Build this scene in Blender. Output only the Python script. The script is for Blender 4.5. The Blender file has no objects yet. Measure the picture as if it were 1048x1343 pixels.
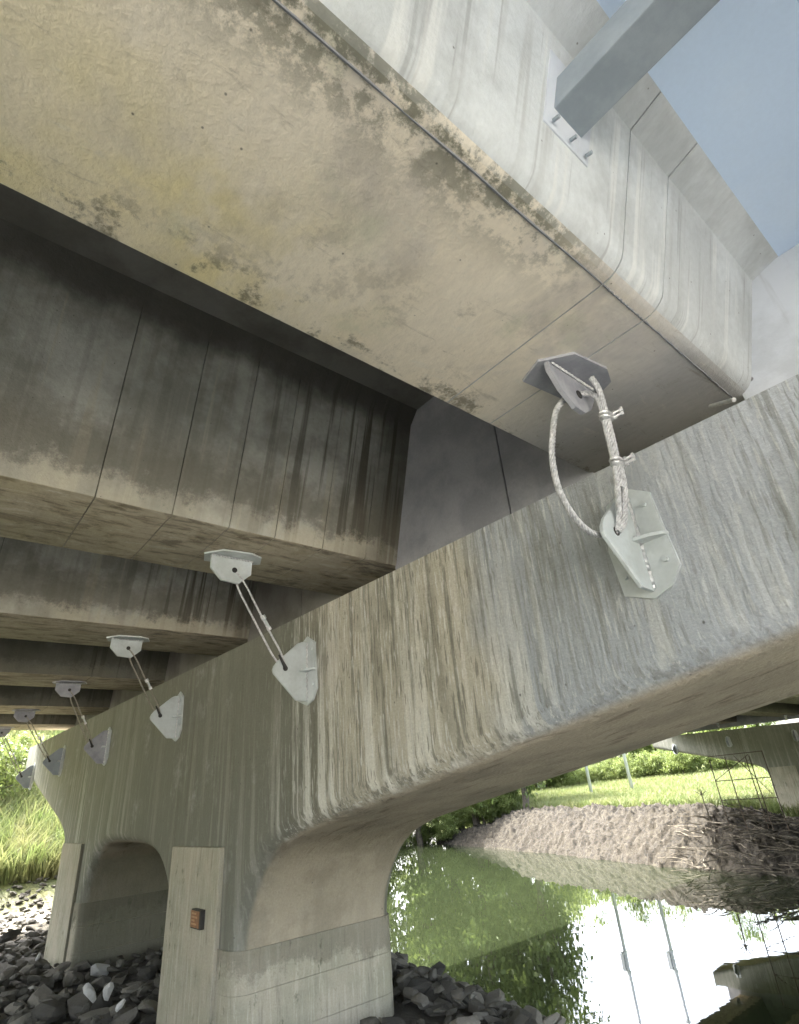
import bpy, bmesh, math, random
import numpy as np
from mathutils import Vector, Matrix
random.seed(7)
rng = np.random.default_rng(7)
sc = bpy.context.scene
COL = sc.collection

# ------------------------------------------------------------------ camera
R = Matrix(((0.76991868, -0.23532287, -0.59316809),
            (-0.63347144, -0.3940942, -0.66588565),
            (-0.07706598, 0.88843284, -0.4524908))).transposed().to_3x3()
# rows above are world axes expressed in camera space
R = R.transposed()
q = R.to_quaternion(); q.normalize()
cam_data = bpy.data.cameras.new("camera")
cam = bpy.data.objects.new("camera", cam_data); COL.objects.link(cam)
cam.matrix_world = q.to_matrix().to_4x4()
cam_data.sensor_fit = 'VERTICAL'; cam_data.sensor_height = 24.0
cam_data.lens = 24.0 * 722.43 / 1343.0
cam_data.clip_start = 0.05; cam_data.clip_end = 3000
sc.camera = cam

# ------------------------------------------------------------------ world, sun, exposure
SUN_EL, SUN_AZ = math.radians(58), math.radians(100)      # azimuth of the sun measured from +X towards +Y
world = bpy.data.worlds.new("World"); sc.world = world; world.use_nodes = True
wn = world.node_tree; wn.nodes.clear()
wo = wn.nodes.new("ShaderNodeOutputWorld"); wb = wn.nodes.new("ShaderNodeBackground")
sky = wn.nodes.new("ShaderNodeTexSky"); sky.sky_type = 'NISHITA'; sky.sun_disc = False
sky.sun_elevation = SUN_EL
sky.sun_rotation = math.pi / 2 - SUN_AZ
sky.dust_density = 6.0; sky.ozone_density = 1.0; sky.air_density = 1.0
wb.inputs['Strength'].default_value = 0.15
hs = wn.nodes.new('ShaderNodeHueSaturation'); hs.inputs['Saturation'].default_value = .5; hs.inputs['Value'].default_value = 1.25   # thin white haze over the blue
wn.links.new(sky.outputs[0], hs.inputs['Color']); wn.links.new(hs.outputs[0], wb.inputs[0]); wn.links.new(wb.outputs[0], wo.inputs[0])
sd = bpy.data.lights.new("sun", 'SUN'); sd.energy = 2.2; sd.angle = math.radians(0.53); sd.color = (1, .96, .9)
so = bpy.data.objects.new("sun", sd); COL.objects.link(so)
sv = Vector((math.cos(SUN_EL) * math.cos(SUN_AZ), math.cos(SUN_EL) * math.sin(SUN_AZ), math.sin(SUN_EL)))
so.rotation_euler = sv.to_track_quat('Z', 'Y').to_euler(); so.location = sv * 60
sc.view_settings.view_transform = 'Standard'; sc.view_settings.look = 'None'
sc.view_settings.gamma = 1; sc.view_settings.use_curve_mapping = False
sc.view_settings.exposure = 3.35
sc.render.engine = 'CYCLES'
sc.cycles.max_bounces = 10; sc.cycles.diffuse_bounces = 7; sc.cycles.glossy_bounces = 4
sc.cycles.use_denoising = True
sc.cycles.caustics_reflective = False; sc.cycles.caustics_refractive = False

# ------------------------------------------------------------------ node helper
class NT:
    def __init__(s, name):
        s.m = bpy.data.materials.new(name); s.m.use_nodes = True
        s.t = s.m.node_tree; s.t.nodes.clear()
        s.o = s.t.nodes.new("ShaderNodeOutputMaterial")
        s.p = s.t.nodes.new("ShaderNodeBsdfPrincipled")
        s.t.links.new(s.p.outputs[0], s.o.inputs[0])
        s._pos = None
    def n(s, k): return s.t.nodes.new(k)
    def set(s, sock, v):
        if v is None: return
        if hasattr(v, 'is_output') or isinstance(v, bpy.types.NodeSocket): s.t.links.new(v, sock)
        else:
            if isinstance(v, (tuple, list)) and len(v) == 3 and len(sock.default_value) == 4: v = (*v, 1)
            sock.default_value = v
    def pos(s):
        if s._pos is None: s._pos = s.n("ShaderNodeNewGeometry").outputs['Position']
        return s._pos
    def obj(s): return s.n("ShaderNodeTexCoord").outputs['Object']
    def rand(s): return s.n("ShaderNodeObjectInfo").outputs['Random']
    def scale(s, v, k):
        m = s.n("ShaderNodeMapping"); s.set(m.inputs['Vector'], v); m.inputs['Scale'].default_value = k; return m.outputs[0]
    def noise(s, v, sc_, det=4, ro=.6, dist=0.):
        m = s.n("ShaderNodeTexNoise"); s.set(m.inputs['Vector'], v)
        m.inputs['Scale'].default_value = sc_; m.inputs['Detail'].default_value = det
        m.inputs['Roughness'].default_value = ro; m.inputs['Distortion'].default_value = dist
        return m.outputs[0]
    def voro(s, v, sc_, f='F1', out=0):
        m = s.n("ShaderNodeTexVoronoi"); m.feature = f; s.set(m.inputs['Vector'], v); m.inputs['Scale'].default_value = sc_
        return m.outputs[out]
    def math(s, op, a, b=0., c=None, clamp=False):
        m = s.n("ShaderNodeMath"); m.operation = op; m.use_clamp = clamp
        s.set(m.inputs[0], a); s.set(m.inputs[1], b)
        if c is not None: s.set(m.inputs[2], c)
        return m.outputs[0]
    def sep(s, v):
        m = s.n("ShaderNodeSeparateXYZ"); s.set(m.inputs[0], v); return m.outputs
    def comb(s, x, y, z):
        m = s.n("ShaderNodeCombineXYZ"); s.set(m.inputs[0], x); s.set(m.inputs[1], y); s.set(m.inputs[2], z); return m.outputs[0]
    def rng(s, v, a, b, c=0., d=1., smooth=True):
        m = s.n("ShaderNodeMapRange"); m.interpolation_type = 'SMOOTHSTEP' if smooth else 'LINEAR'
        s.set(m.inputs['Value'], v)
        for k, x in zip(('From Min', 'From Max', 'To Min', 'To Max'), (a, b, c, d)): m.inputs[k].default_value = x
        return m.outputs[0]
    def mix(s, a, b, f, blend='MIX'):
        m = s.n("ShaderNodeMix"); m.data_type = 'RGBA'; m.blend_type = blend; m.clamp_result = False
        s.set(m.inputs[0], f); s.set(m.inputs[6], a); s.set(m.inputs[7], b); return m.outputs[2]
    def bump(s, h, st, dist, prev=None):
        m = s.n("ShaderNodeBump"); s.set(m.inputs['Height'], h); m.inputs['Strength'].default_value = st
        m.inputs['Distance'].default_value = dist
        if prev is not None: s.t.links.new(prev, m.inputs['Normal'])
        return m.outputs[0]
    def out(s, col, rough=.85, normal=None, **kw):
        s.set(s.p.inputs['Base Color'], col); s.set(s.p.inputs['Roughness'], rough)
        if normal is not None: s.t.links.new(normal, s.p.inputs['Normal'])
        for k, v in kw.items(): s.set(s.p.inputs[k.replace('_', ' ')], v)
        return s.m

def mat_cap():
    t = NT("cap_concrete"); P = t.pos(); x, y, z = t.sep(P)[:3]
    wv = t.math('MULTIPLY_ADD', t.noise(P, .8, 3), 1.4, y); wv = t.math('SUBTRACT', wv, .7)
    c = t.mix((.42, .44, .47), (.31, .33, .34), t.rng(wv, .1, 1.2))
    c = t.mix(c, (.41, .385, .31), t.rng(wv, 1.85, 2.2))
    c = t.mix(c, (.175, .175, .14), t.rng(wv, 3.6, 4.2))
    c = t.mix(c, (.22, .225, .18), t.rng(wv, 7.5, 9.5))
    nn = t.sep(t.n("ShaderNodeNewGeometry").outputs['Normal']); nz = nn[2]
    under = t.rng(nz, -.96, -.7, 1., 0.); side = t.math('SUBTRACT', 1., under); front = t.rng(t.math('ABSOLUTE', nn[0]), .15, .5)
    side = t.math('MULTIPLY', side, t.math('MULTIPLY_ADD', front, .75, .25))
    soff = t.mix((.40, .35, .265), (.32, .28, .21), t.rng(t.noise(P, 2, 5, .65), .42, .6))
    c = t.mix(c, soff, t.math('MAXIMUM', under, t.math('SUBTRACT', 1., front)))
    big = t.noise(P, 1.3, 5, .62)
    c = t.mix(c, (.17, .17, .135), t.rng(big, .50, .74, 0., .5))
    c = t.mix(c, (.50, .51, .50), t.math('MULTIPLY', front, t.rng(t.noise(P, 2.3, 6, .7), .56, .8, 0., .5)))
    # runs of water staining down the face and over the rounded edge
    bend = t.math('MULTIPLY_ADD', t.noise(t.scale(P, (1, 1, .5)), 1.1, 1), .06, y)
    sv = t.comb(x, bend, t.math('MULTIPLY', z, .04))
    sv2 = t.comb(x, bend, t.math('MULTIPLY', z, .12))
    s1 = t.noise(sv, 9, 2, .5); s2 = t.noise(sv, 24, 2, .5); s3 = t.noise(sv2, 3.2, 3); s4 = t.noise(sv2, 48, 2)
    zone = t.rng(t.noise(t.scale(P, (1, 1, .2)), .8, 2), .40, .6, .38, .8)
    tanz = t.math('MULTIPLY', t.rng(wv, 1.9, 2.2), t.rng(wv, 4.2, 4.6, 1., 0.))
    zone = t.math('MAXIMUM', zone, tanz)
    ol = t.math('MULTIPLY', t.rng(wv, 4.2, 4.8), t.rng(wv, 8., 9.5, 1., .4))
    zone = t.math('MULTIPLY', zone, t.math('MULTIPLY_ADD', ol, -.72, 1.))
    k = t.math('MULTIPLY', side, zone); kl = t.math('MULTIPLY', k, t.rng(z, -.3, 1.2, 1., .35))
    c = t.mix(c, (.15, .15, .12), t.math('MULTIPLY', t.rng(s2, .54, .63), t.math('MULTIPLY', k, .68)))
    c = t.mix(c, (.14, .135, .10), t.math('MULTIPLY', t.rng(s3, .54, .66), t.math('MULTIPLY', side, .5)))
    c = t.mix(c, (.66, .65, .58), t.math('MULTIPLY', t.rng(s1, .50, .62), t.math('MULTIPLY', kl, .8)))
    c = t.mix(c, (.60, .60, .56), t.math('MULTIPLY', t.rng(s4, .58, .66), t.math('MULTIPLY', k, .6)))
    c = t.mix(c, (.13, .125, .10), t.math('MULTIPLY', t.rng(s4, .42, .35), t.math('MULTIPLY', k, .65)))
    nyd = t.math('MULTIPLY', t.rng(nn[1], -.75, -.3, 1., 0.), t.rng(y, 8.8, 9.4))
    c = t.mix(c, (.10, .10, .07), t.math('MULTIPLY', nyd, .7))  # column side inside the arch darkened, deeper shade put into the colour
    dr = t.noise(t.comb(t.math('MULTIPLY', x, 2.6), t.math('MULTIPLY', y, .7), z), 3.0, 6, .7, .5)
    c = t.mix(c, (.10, .07, .045), t.math('MULTIPLY', under, t.rng(dr, .53, .66, 0., .6)))
    c = t.mix(c, (.42, .385, .31), t.math('MULTIPLY', under, t.rng(dr, .40, .30, 0., .4)))
    pits = t.voro(t.scale(P, (1, 1, .8)), 7)
    c = t.mix(c, (.07, .07, .065), t.math('MULTIPLY', t.rng(pits, .02, .06, 1., 0.), .85))
    fine = t.noise(P, 60, 4, .7)
    c = t.mix(c, t.mix((.5, .5, .5), (1.45, 1.45, 1.45), fine), .5, 'MULTIPLY')
    b = t.bump(s2, .45, .02)
    b = t.bump(s4, .4, .008, b)
    b = t.bump(t.noise(P, 9, 6, .7), .45, .02, b)
    b = t.bump(fine, .4, .008, b)
    return t.out(c, .8, b)

def mat_column(stain=.45):
    t = NT("column_concrete"); P = t.pos()
    c = t.mix((.44, .405, .32), (.36, .345, .265), t.rng(t.noise(P, 1.7, 4), .4, .6))
    c = t.mix(c, (.42, .395, .32), t.rng(t.noise(P, 3.1, 5), .52, .7, 0., .8))
    s = t.noise(t.scale(P, (1.3, 1.3, .12)), 16, 4, .65, .2)
    c = t.mix(c, (.17, .16, .12), t.rng(s, .55, .70, 0., .55))
    c = t.mix(c, (.55, .525, .43), t.rng(s, .47, .36, 0., .5))
    pz = t.sep(P); wl = t.math('MULTIPLY_ADD', t.noise(P, 7, 6, .8), .55, pz[2]); wl = t.math('SUBTRACT', wl, .12)
    wl = t.math('MULTIPLY_ADD', t.noise(P, 1.1, 2), .5, wl); wl = t.math('SUBTRACT', wl, .14)
    c = t.mix(c, (.11, .10, .075), t.math('MULTIPLY', t.rng(wl, -1.0, -.9), stain))
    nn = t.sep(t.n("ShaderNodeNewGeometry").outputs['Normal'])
    c = t.mix(c, (.09, .09, .06), t.math('MULTIPLY', t.rng(nn[1], -.75, -.3, .75, 0.), t.rng(pz[1], 8.8, 9.4)))  # inner side coloured darker to carry the shade of the arch
    sp = t.noise(t.scale(P, (1, 1, .5)), 7, 5, .75)
    c = t.mix(c, (.09, .10, .06), t.rng(sp, .58, .70, 0., .8))
    fine = t.noise(P, 70, 3, .7)
    c = t.mix(c, t.mix((.55, .55, .55), (1.4, 1.4, 1.4), fine), .5, 'MULTIPLY')
    b = t.bump(t.noise(P, 9, 5, .65), .6, .03); b = t.bump(fine, .4, .008, b)
    return t.out(c, .85, b)

def mat_girder():
    t = NT("girder_concrete"); P = t.pos(); x, y, z = t.sep(P)[:3]
    nz = t.sep(t.n("ShaderNodeNewGeometry").outputs['True Normal'])[2]
    zr = t.math('MULTIPLY_ADD', y, -.0186, z)
    under = t.math('MULTIPLY', t.rng(nz, -.97, -.8, 1., 0.), t.rng(zr, 1.9, 2.0, 1., 0.))
    inner = t.rng(y, 1.5, 2.5)
    big = t.noise(P, 1.3, 5, .6, .3)
    yel = t.math('MULTIPLY', t.rng(x, .2, 1.3, 1., 0.), t.rng(y, .7, 1.2))
    bot = t.mix((.80, .715, .575), (.56, .51, .445), t.rng(big, .42, .60))
    bot = t.mix(bot, (.78, .68, .38), t.math('MULTIPLY', yel, t.rng(t.noise(P, 1.9, 3), .35, .6, .3, 1.)))
    bot = t.mix(bot, (.82, .74, .60), t.rng(t.noise(t.scale(P, (1.2, 1, 1)), 2.1, 4), .48, .64, 0., .85))
    bot = t.mix(bot, (.58, .58, .42), t.rng(t.noise(P, 2.7, 5, .6), .57, .72, 0., .5))
    bot = t.mix(bot, (.40, .405, .41), t.rng(x, 1.6, 2.5, 0., .85))  # greyer towards the pier end, flare tint put into the colour
    rub = t.noise(t.scale(P, (.7, 2.4, 1)), 5, 7, .75, .6)
    bot = t.mix(bot, (.17, .135, .085), t.rng(rub, .57, .72, 0., .4))
    bot = t.mix(bot, (.70, .67, .58), t.rng(rub, .42, .3, 0., .35))
    mo = t.noise(P, 4.2, 8, .78); mo2 = t.rng(t.noise(P, 1.0, 3), .46, .62)
    ledge = t.math('MAXIMUM', t.rng(y, 1.2, 1.42, 0., .8), t.math('MULTIPLY', mo2, .25))
    bot = t.mix(bot, (.17, .145, .095), t.math('MULTIPLY', t.rng(mo, .50, .60), ledge))
    edge = t.math('MULTIPLY', t.rng(y, .52, .85, 1., 0.), t.rng(x, 1.2, 1.9, 1., 0.))
    bot = t.mix(bot, (.10, .105, .07), t.math('MULTIPLY', edge, t.rng(t.noise(P, 7, 7, .75), .43, .55, 0., .85)))
    drg = t.noise(t.comb(t.math('MULTIPLY', x, .9), t.math('MULTIPLY', y, 3.), z), 3.2, 6, .72, .5)
    ib = t.mix((.33, .29, .205), (.12, .10, .065), t.rng(drg, .48, .62)); ib = t.mix(ib, (.44, .40, .31), t.rng(drg, .44, .34))
    bot = t.mix(bot, ib, t.math('MULTIPLY', inner, .85))
    tt = t.comb(t.math('MULTIPLY', x, 1.), t.math('MULTIPLY', y, .03), t.math('MULTIPLY', z, .03))
    s1 = t.noise(tt, 11, 3, .6); s2 = t.noise(tt, 30, 2)
    web = t.mix((.60, .625, .63), (.47, .49, .49), t.rng(t.noise(P, 1.6, 5, .65), .42, .62))
    wetzone = t.rng(t.noise(P, .9, 2), .40, .58, .25, .9)
    calm2 = t.rng(zr, 2.25, 2.31, 1., .15)
    web = t.mix(web, (.27, .265, .25), t.math('MULTIPLY', t.rng(s1, .55, .68), t.math('MULTIPLY', wetzone, t.math('MULTIPLY', calm2, .6))))
    web = t.mix(web, (.24, .235, .23), t.math('MULTIPLY', calm2, t.rng(s2, .60, .68, 0., .4)))
    calm = t.rng(zr, 2.25, 2.31, 1., .1)
    web = t.mix(web, (.72, .72, .69), t.math('MULTIPLY', calm, t.rng(s1, .44, .34, 0., .5)))
    inw = t.mix((.41, .405, .36), (.24, .235, .20), t.rng(t.noise(P, 1.3, 5, .65), .40, .60))  # inner webs start from a darker base to deepen the bay shade
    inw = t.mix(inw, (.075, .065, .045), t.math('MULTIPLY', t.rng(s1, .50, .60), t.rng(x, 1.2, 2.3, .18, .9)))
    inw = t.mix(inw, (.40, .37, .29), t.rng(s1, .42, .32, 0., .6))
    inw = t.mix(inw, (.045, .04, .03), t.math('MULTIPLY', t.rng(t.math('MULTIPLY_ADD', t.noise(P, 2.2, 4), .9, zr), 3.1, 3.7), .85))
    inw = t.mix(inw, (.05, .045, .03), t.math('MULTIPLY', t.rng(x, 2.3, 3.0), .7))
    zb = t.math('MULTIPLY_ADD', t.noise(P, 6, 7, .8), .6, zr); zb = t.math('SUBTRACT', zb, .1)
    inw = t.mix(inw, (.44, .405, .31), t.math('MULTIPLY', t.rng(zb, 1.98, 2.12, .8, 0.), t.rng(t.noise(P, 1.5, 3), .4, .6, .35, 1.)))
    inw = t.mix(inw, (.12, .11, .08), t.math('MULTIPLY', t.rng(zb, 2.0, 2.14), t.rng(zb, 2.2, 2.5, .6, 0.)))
    inw = t.mix(inw, (.05, .05, .035), t.rng(y, 8., 9., 0., .75))  # webs of the far bays coloured near black for their shade
    inw = t.mix(inw, (.07, .065, .055), t.rng(t.math('MULTIPLY_ADD', t.noise(P, 4, 4, .7), .25, zr), 2.98, 3.16, 0., .8))  # recess above the web line darkened in colour to deepen its shade
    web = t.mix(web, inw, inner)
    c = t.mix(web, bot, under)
    pits = t.voro(P, 11)
    c = t.mix(c, (.07, .065, .05), t.math('MULTIPLY', t.rng(pits, .02, .06, 1., 0.), .7))
    cr = t.noise(t.scale(P, (1, .35, 1)), 38, 4, .75)
    c = t.mix(c, t.mix((.6, .6, .6), (1.35, 1.35, 1.35), cr), .45, 'MULTIPLY')
    b = t.bump(t.noise(P, 3, 3, .5), .3, .03)
    b = t.bump(rub, .15, .01, b)
    b = t.bump(t.noise(P, 45, 4, .7), .5, .008, b)
    return t.out(c, .78, b)

def simple(name, c1, c2, sc_=4, rough=.8, bump=.3, bd=.01, metal=0., fine=.4, det=5, streak=False):
    t = NT(name); P = t.pos()
    v = t.scale(P, (1, 1, .2)) if streak else P
    c = t.mix(c1, c2, t.rng(t.noise(v, sc_, det, .62), .38, .64))
    f = t.noise(P, 50, 3, .7)
    c = t.mix(c, t.mix((.6, .6, .6), (1.35, 1.35, 1.35), f), fine, 'MULTIPLY')
    b = t.bump(t.noise(P, sc_ * 4, 5, .65), bump, bd)
    return t.out(c, rough, b, Metallic=metal)

def mat_obj(name, c1, c2, sc_, rough, bump, bd, white=None, metal=0.):
    """object-space material with a per-object shift of tone"""
    t = NT(name); P = t.obj(); r = t.rand()
    c = t.mix(c1, c2, r)
    c = t.mix(c, t.mix((.55, .55, .55), (1.6, 1.6, 1.6), t.noise(P, sc_, 5, .65)), .7, 'MULTIPLY')
    if white: c = t.mix(c, white, t.math('GREATER_THAN', r, .955))
    b = t.bump(t.noise(P, sc_ * 2.5, 6, .7), bump, bd)
    return t.out(c, rough, b, Metallic=metal)

M = {}
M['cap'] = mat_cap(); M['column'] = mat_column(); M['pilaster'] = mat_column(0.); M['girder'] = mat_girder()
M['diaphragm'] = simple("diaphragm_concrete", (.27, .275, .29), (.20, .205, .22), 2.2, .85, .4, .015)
M['slab'] = simple("slab_soffit", (.66, .78, .94), (.62, .75, .93), 1.2, .7, .1, .004, 0, .12)  # bluish flare brightness put into the soffit colour
M['deck'] = simple("deck_concrete", (.33, .33, .32), (.26, .26, .25), 1.5)
M['dim'] = simple("bay_shade_concrete", (.16, .155, .14), (.10, .095, .08), 1.5)  # darker concrete tone, shade of the inner bays put into the colour
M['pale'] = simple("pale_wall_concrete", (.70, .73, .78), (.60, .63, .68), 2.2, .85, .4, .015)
M['spall'] = simple('spalled_mortar', (.16, .135, .10), (.34, .29, .22), 30, .9)
M['core'] = simple("joint_shadow", (.10, .09, .07), (.07, .065, .05), 8)
M['steel'] = simple("painted_steel", (.34, .38, .41), (.27, .31, .34), 5, .45, .15, .003, 0, .15)
M['galv'] = simple("galvanised_plate", (.52, .56, .56), (.42, .45, .44), 4, .45, .2, .002, 0, .3, 4)
M['dullplate'] = simple('dull_lilac_plate', (.34, .345, .37), (.25, .255, .28), 7, .5, .3, .003, 0, .3)
M['weld'] = simple("weld_bead", (.75, .75, .74), (.55, .55, .55), 40, .3, .6, .004, .8, .4)
M['rope'] = simple("steel_rope", (.62, .62, .62), (.40, .40, .40), 60, .45, .4, .002, .35, .4)
M['darkrope'] = simple("dull_steel_rope", (.33, .31, .26), (.24, .22, .18), 60, .5, .4, .002, .3, .4)
M['clamp'] = simple("zinc_clamp", (.70, .70, .69), (.52, .52, .52), 30, .35, .3, .002, .6, .3)
M['rock'] = mat_obj("riprap_stone", (.05, .048, .042), (.24, .225, .19), 6, .9, .6, .03, (.5, .5, .48))
M['rockmass'] = simple("riprap_small_stone", (.055, .05, .038), (.15, .145, .125), 3.5, .9, .5, .02)
M['pipe'] = simple("drain_pipe_plastic", (.50, .52, .53), (.42, .44, .46), 3, .5, .05, .002, 0, .1)
M['rust'] = simple("rusty_bar", (.07, .06, .05), (.13, .09, .06), 20, .8, .3, .002, .2)
M['plate_brown'] = simple("rust_brown_plate", (.28, .13, .06), (.20, .10, .055), 25, .6, .4, .003)
M['plate_mark'] = simple("raised_plate_mark", (.42, .24, .13), (.36, .20, .11), 25, .6)
M['black'] = simple("black_steel_and_shade", (.015, .015, .014), (.03, .028, .025), 9, .6)

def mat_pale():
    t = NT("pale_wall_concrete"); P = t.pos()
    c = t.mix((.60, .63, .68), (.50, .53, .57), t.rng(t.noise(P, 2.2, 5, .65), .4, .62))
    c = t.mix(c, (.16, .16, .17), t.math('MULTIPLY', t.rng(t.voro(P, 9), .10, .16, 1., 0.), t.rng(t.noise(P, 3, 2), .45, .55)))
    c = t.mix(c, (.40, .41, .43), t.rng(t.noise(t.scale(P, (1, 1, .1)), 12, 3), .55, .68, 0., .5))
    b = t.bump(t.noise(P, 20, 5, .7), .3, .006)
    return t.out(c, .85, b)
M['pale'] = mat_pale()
def mat_ground():
    t = NT("ground_soil"); P = t.pos(); x, y, z = t.sep(P)[:3]
    n = t.noise(P, .7, 6, .65); n2 = t.noise(P, 4, 6, .7)
    soil = t.mix((.045, .038, .027), (.07, .06, .044), t.rng(n2, .4, .62))
    soil = t.mix(soil, (.20, .18, .14), t.rng(n2, .62, .75, 0., .6))
    grav = t.mix((.42, .40, .35), (.55, .53, .47), t.rng(n2, .4, .6))  # unseen part near the camera kept pale to bounce light up to the girder
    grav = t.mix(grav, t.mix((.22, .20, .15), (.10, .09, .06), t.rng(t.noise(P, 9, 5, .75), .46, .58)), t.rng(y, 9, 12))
    grass = t.mix((.10, .13, .04), (.16, .18, .06), t.rng(n, .4, .6))
    grass = t.mix(grass, (.20, .20, .06), t.rng(t.noise(P, 1.5, 4), .52, .7, 0., .6))
    c = t.mix(grav, grass, t.rng(t.math('MULTIPLY_ADD', n, 3., y), 18., 20.))
    far = t.rng(x, 20, 24)
    c = t.mix(c, soil, far)
    meadow = t.math('MULTIPLY', far, t.rng(t.math('SUBTRACT', x, t.math('MULTIPLY', t.math('MAXIMUM', t.math('SUBTRACT', y, 14.), 0.), .28)), 31.5, 33.))
    c = t.mix(c, grass, meadow)
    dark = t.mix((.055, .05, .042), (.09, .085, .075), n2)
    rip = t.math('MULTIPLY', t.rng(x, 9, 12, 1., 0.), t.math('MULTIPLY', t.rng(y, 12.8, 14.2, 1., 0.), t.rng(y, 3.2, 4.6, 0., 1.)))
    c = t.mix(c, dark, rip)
    b = t.bump(n2, .8, .12); b = t.bump(t.noise(P, 22, 4, .7), .5, .03, b)
    return t.out(c, .95, b)
M['ground'] = mat_ground()

def mat_berm():
    t = NT("bank_clods"); P = t.pos()
    n = t.noise(P, 1.6, 7, .75); n2 = t.noise(t.scale(P, (1, 1, 1.5)), 7, 5, .7)
    c = t.mix((.027, .022, .014), (.050, .042, .028), t.rng(n, .38, .62))
    c = t.mix(c, (.010, .009, .006), t.rng(n2, .50, .60, 0., .85))
    c = t.mix(c, (.080, .070, .050), t.rng(n2, .42, .32, 0., .6))
    b = t.bump(n2, 1., .12); b = t.bump(t.noise(P, 25, 4), .6, .03, b)
    return t.out(c, .95, b)
M['berm'] = mat_berm()

def mat_water():
    t = NT("river_water"); P = t.pos()
    h = t.noise(t.scale(P, (1.6, 1., 1)), .9, 3, .5)
    h2 = t.noise(P, 5, 2, .5)
    b = t.bump(h, .012, .1); b = t.bump(h2, .004, .02, b)
    return t.out((.016, .021, .010), .015, b, IOR=1.45)
M['water'] = mat_water()

def mat_leaf(name, a, b_, tr=.35):
    t = NT(name); g = t.pos()
    n = t.noise(g, .9, 4, .6)
    c = t.mix(a, b_, t.rng(n, .35, .65))
    c = t.mix(c, t.mix((.6, .6, .6), (1.5, 1.5, 1.4), t.noise(g, 9, 3, .7)), .8, 'MULTIPLY')
    t.set(t.p.inputs['Base Color'], c); t.p.inputs['Roughness'].default_value = .6
    d = t.n("ShaderNodeBsdfTranslucent"); t.set(d.inputs[0], c)
    m = t.n("ShaderNodeMixShader"); m.inputs[0].default_value = tr
    t.t.links.new(t.p.outputs[0], m.inputs[1]); t.t.links.new(d.outputs[0], m.inputs[2]); t.t.links.new(m.outputs[0], t.o.inputs[0])
    return t.m
M['leaf1'] = mat_leaf("willow_leaves", (.17, .22, .06), (.10, .15, .04), .5)
M['leaf2'] = mat_leaf("poplar_leaves", (.13, .17, .05), (.075, .11, .03), .5)
M['leaf3'] = mat_leaf("shrub_leaves", (.20, .245, .075), (.12, .16, .045), .45)
M['grass'] = mat_leaf("grass_blades", (.20, .21, .085), (.13, .17, .055))
M['reed'] = mat_leaf("reed_blades", (.25, .25, .12), (.13, .18, .055))
M['bark'] = simple("tree_bark", (.12, .10, .075), (.07, .06, .045), 6, .9, .6, .02)
M['twig'] = simple("dry_branches", (.15, .13, .095), (.07, .06, .045), 8, .9)

# ------------------------------------------------------------------ object helpers
def link(o): COL.objects.link(o); return o
def empty(name, loc, label, cat, group=None):
    o = link(bpy.data.objects.new(name, None)); o.location = loc; o.empty_display_size = .2
    return tag(o, label, cat, group)
def tag(o, label, cat, group=None):
    o['label'] = label; o['category'] = cat
    if group: o['group'] = group
    return o
def mk(name, bm, mat, parent=None, smooth=False, label=None, off=None):
    """bm holds world coordinates; origin goes to the parent's location"""
    if off is None: off = parent_world(parent)
    if off is not None: bmesh.ops.translate(bm, verts=bm.verts, vec=-Vector(off))
    bmesh.ops.recalc_face_normals(bm, faces=bm.faces)
    me = bpy.data.meshes.new(name); bm.to_mesh(me); bm.free()
    me.materials.append(mat)
    if smooth: me.shade_smooth()
    o = link(bpy.data.objects.new(name, me))
    if parent: o.parent = parent
    elif off is not None: o.location = off
    if label: o['label'] = label
    return o
def parent_world(p):
    v = Vector((0, 0, 0))
    if p is None: return None
    while p: v = v + p.location; p = p.parent
    return v
def mesh_np(name, verts, faces, mat, parent=None, smooth=False, loc=None):
    me = bpy.data.meshes.new(name)
    me.from_pydata(verts, [], faces) if not isinstance(faces, np.ndarray) else fast(me, verts, faces)
    me.materials.append(mat)
    if smooth: me.shade_smooth()
    o = link(bpy.data.objects.new(name, me))
    if parent: o.parent = parent
    if loc is not None: o.location = loc
    return o
def fast(me, v, f):
    n, k = f.shape
    me.vertices.add(len(v)); me.vertices.foreach_set('co', np.asarray(v, np.float32).ravel())
    me.loops.add(n * k); me.loops.foreach_set('vertex_index', f.astype(np.int32).ravel())
    me.polygons.add(n); me.polygons.foreach_set('loop_start', np.arange(0, n * k, k, dtype=np.int32))
    me.polygons.foreach_set('loop_total', np.full(n, k, np.int32))
    me.update(calc_edges=True); me.validate()
def struct(o): o['kind'] = 'structure'; return o
def stuff(o): o['kind'] = 'stuff'; return o
def copy_tree(src, dx, label, group):
    r = link(src.copy()); r.location = src.location + Vector(dx); tag(r, label, src['category'], group)
    def rec(a, b):
        for ch in a.children:
            c = link(ch.copy()); c.parent = b; rec(ch, c)
    rec(src, r); return r

def box(bm, a, b, bev=0.):
    """axis aligned box from corner a to corner b"""
    g = bmesh.ops.create_cube(bm, size=1)
    vs = g['verts']
    for v in vs:
        v.co = Vector([(a[i] + b[i]) / 2 + v.co[i] * (b[i] - a[i]) for i in range(3)])
    if bev:
        es = list({e for v in vs for e in v.link_edges})
        bmesh.ops.bevel(bm, geom=es, offset=bev, segments=2, affect='EDGES', profile=.6)
def prism(pts, axis, a, b):
    """closed outline pts (2D) extruded along an axis (0: pts are (y,z); 1: (x,z); 2: (x,y))"""
    bm = bmesh.new()
    def P(p, s):
        return {0: (s, p[0], p[1]), 1: (p[0], s, p[1]), 2: (p[0], p[1], s)}[axis]
    A = [bm.verts.new(P(p, a)) for p in pts]; B = [bm.verts.new(P(p, b)) for p in pts]
    n = len(pts)
    bm.faces.new(A); bm.faces.new(list(reversed(B)))
    side = []
    for i in range(n):
        j = (i + 1) % n
        side.append(bm.faces.new((A[j], A[i], B[i], B[j])))
    return bm, A, B
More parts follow.
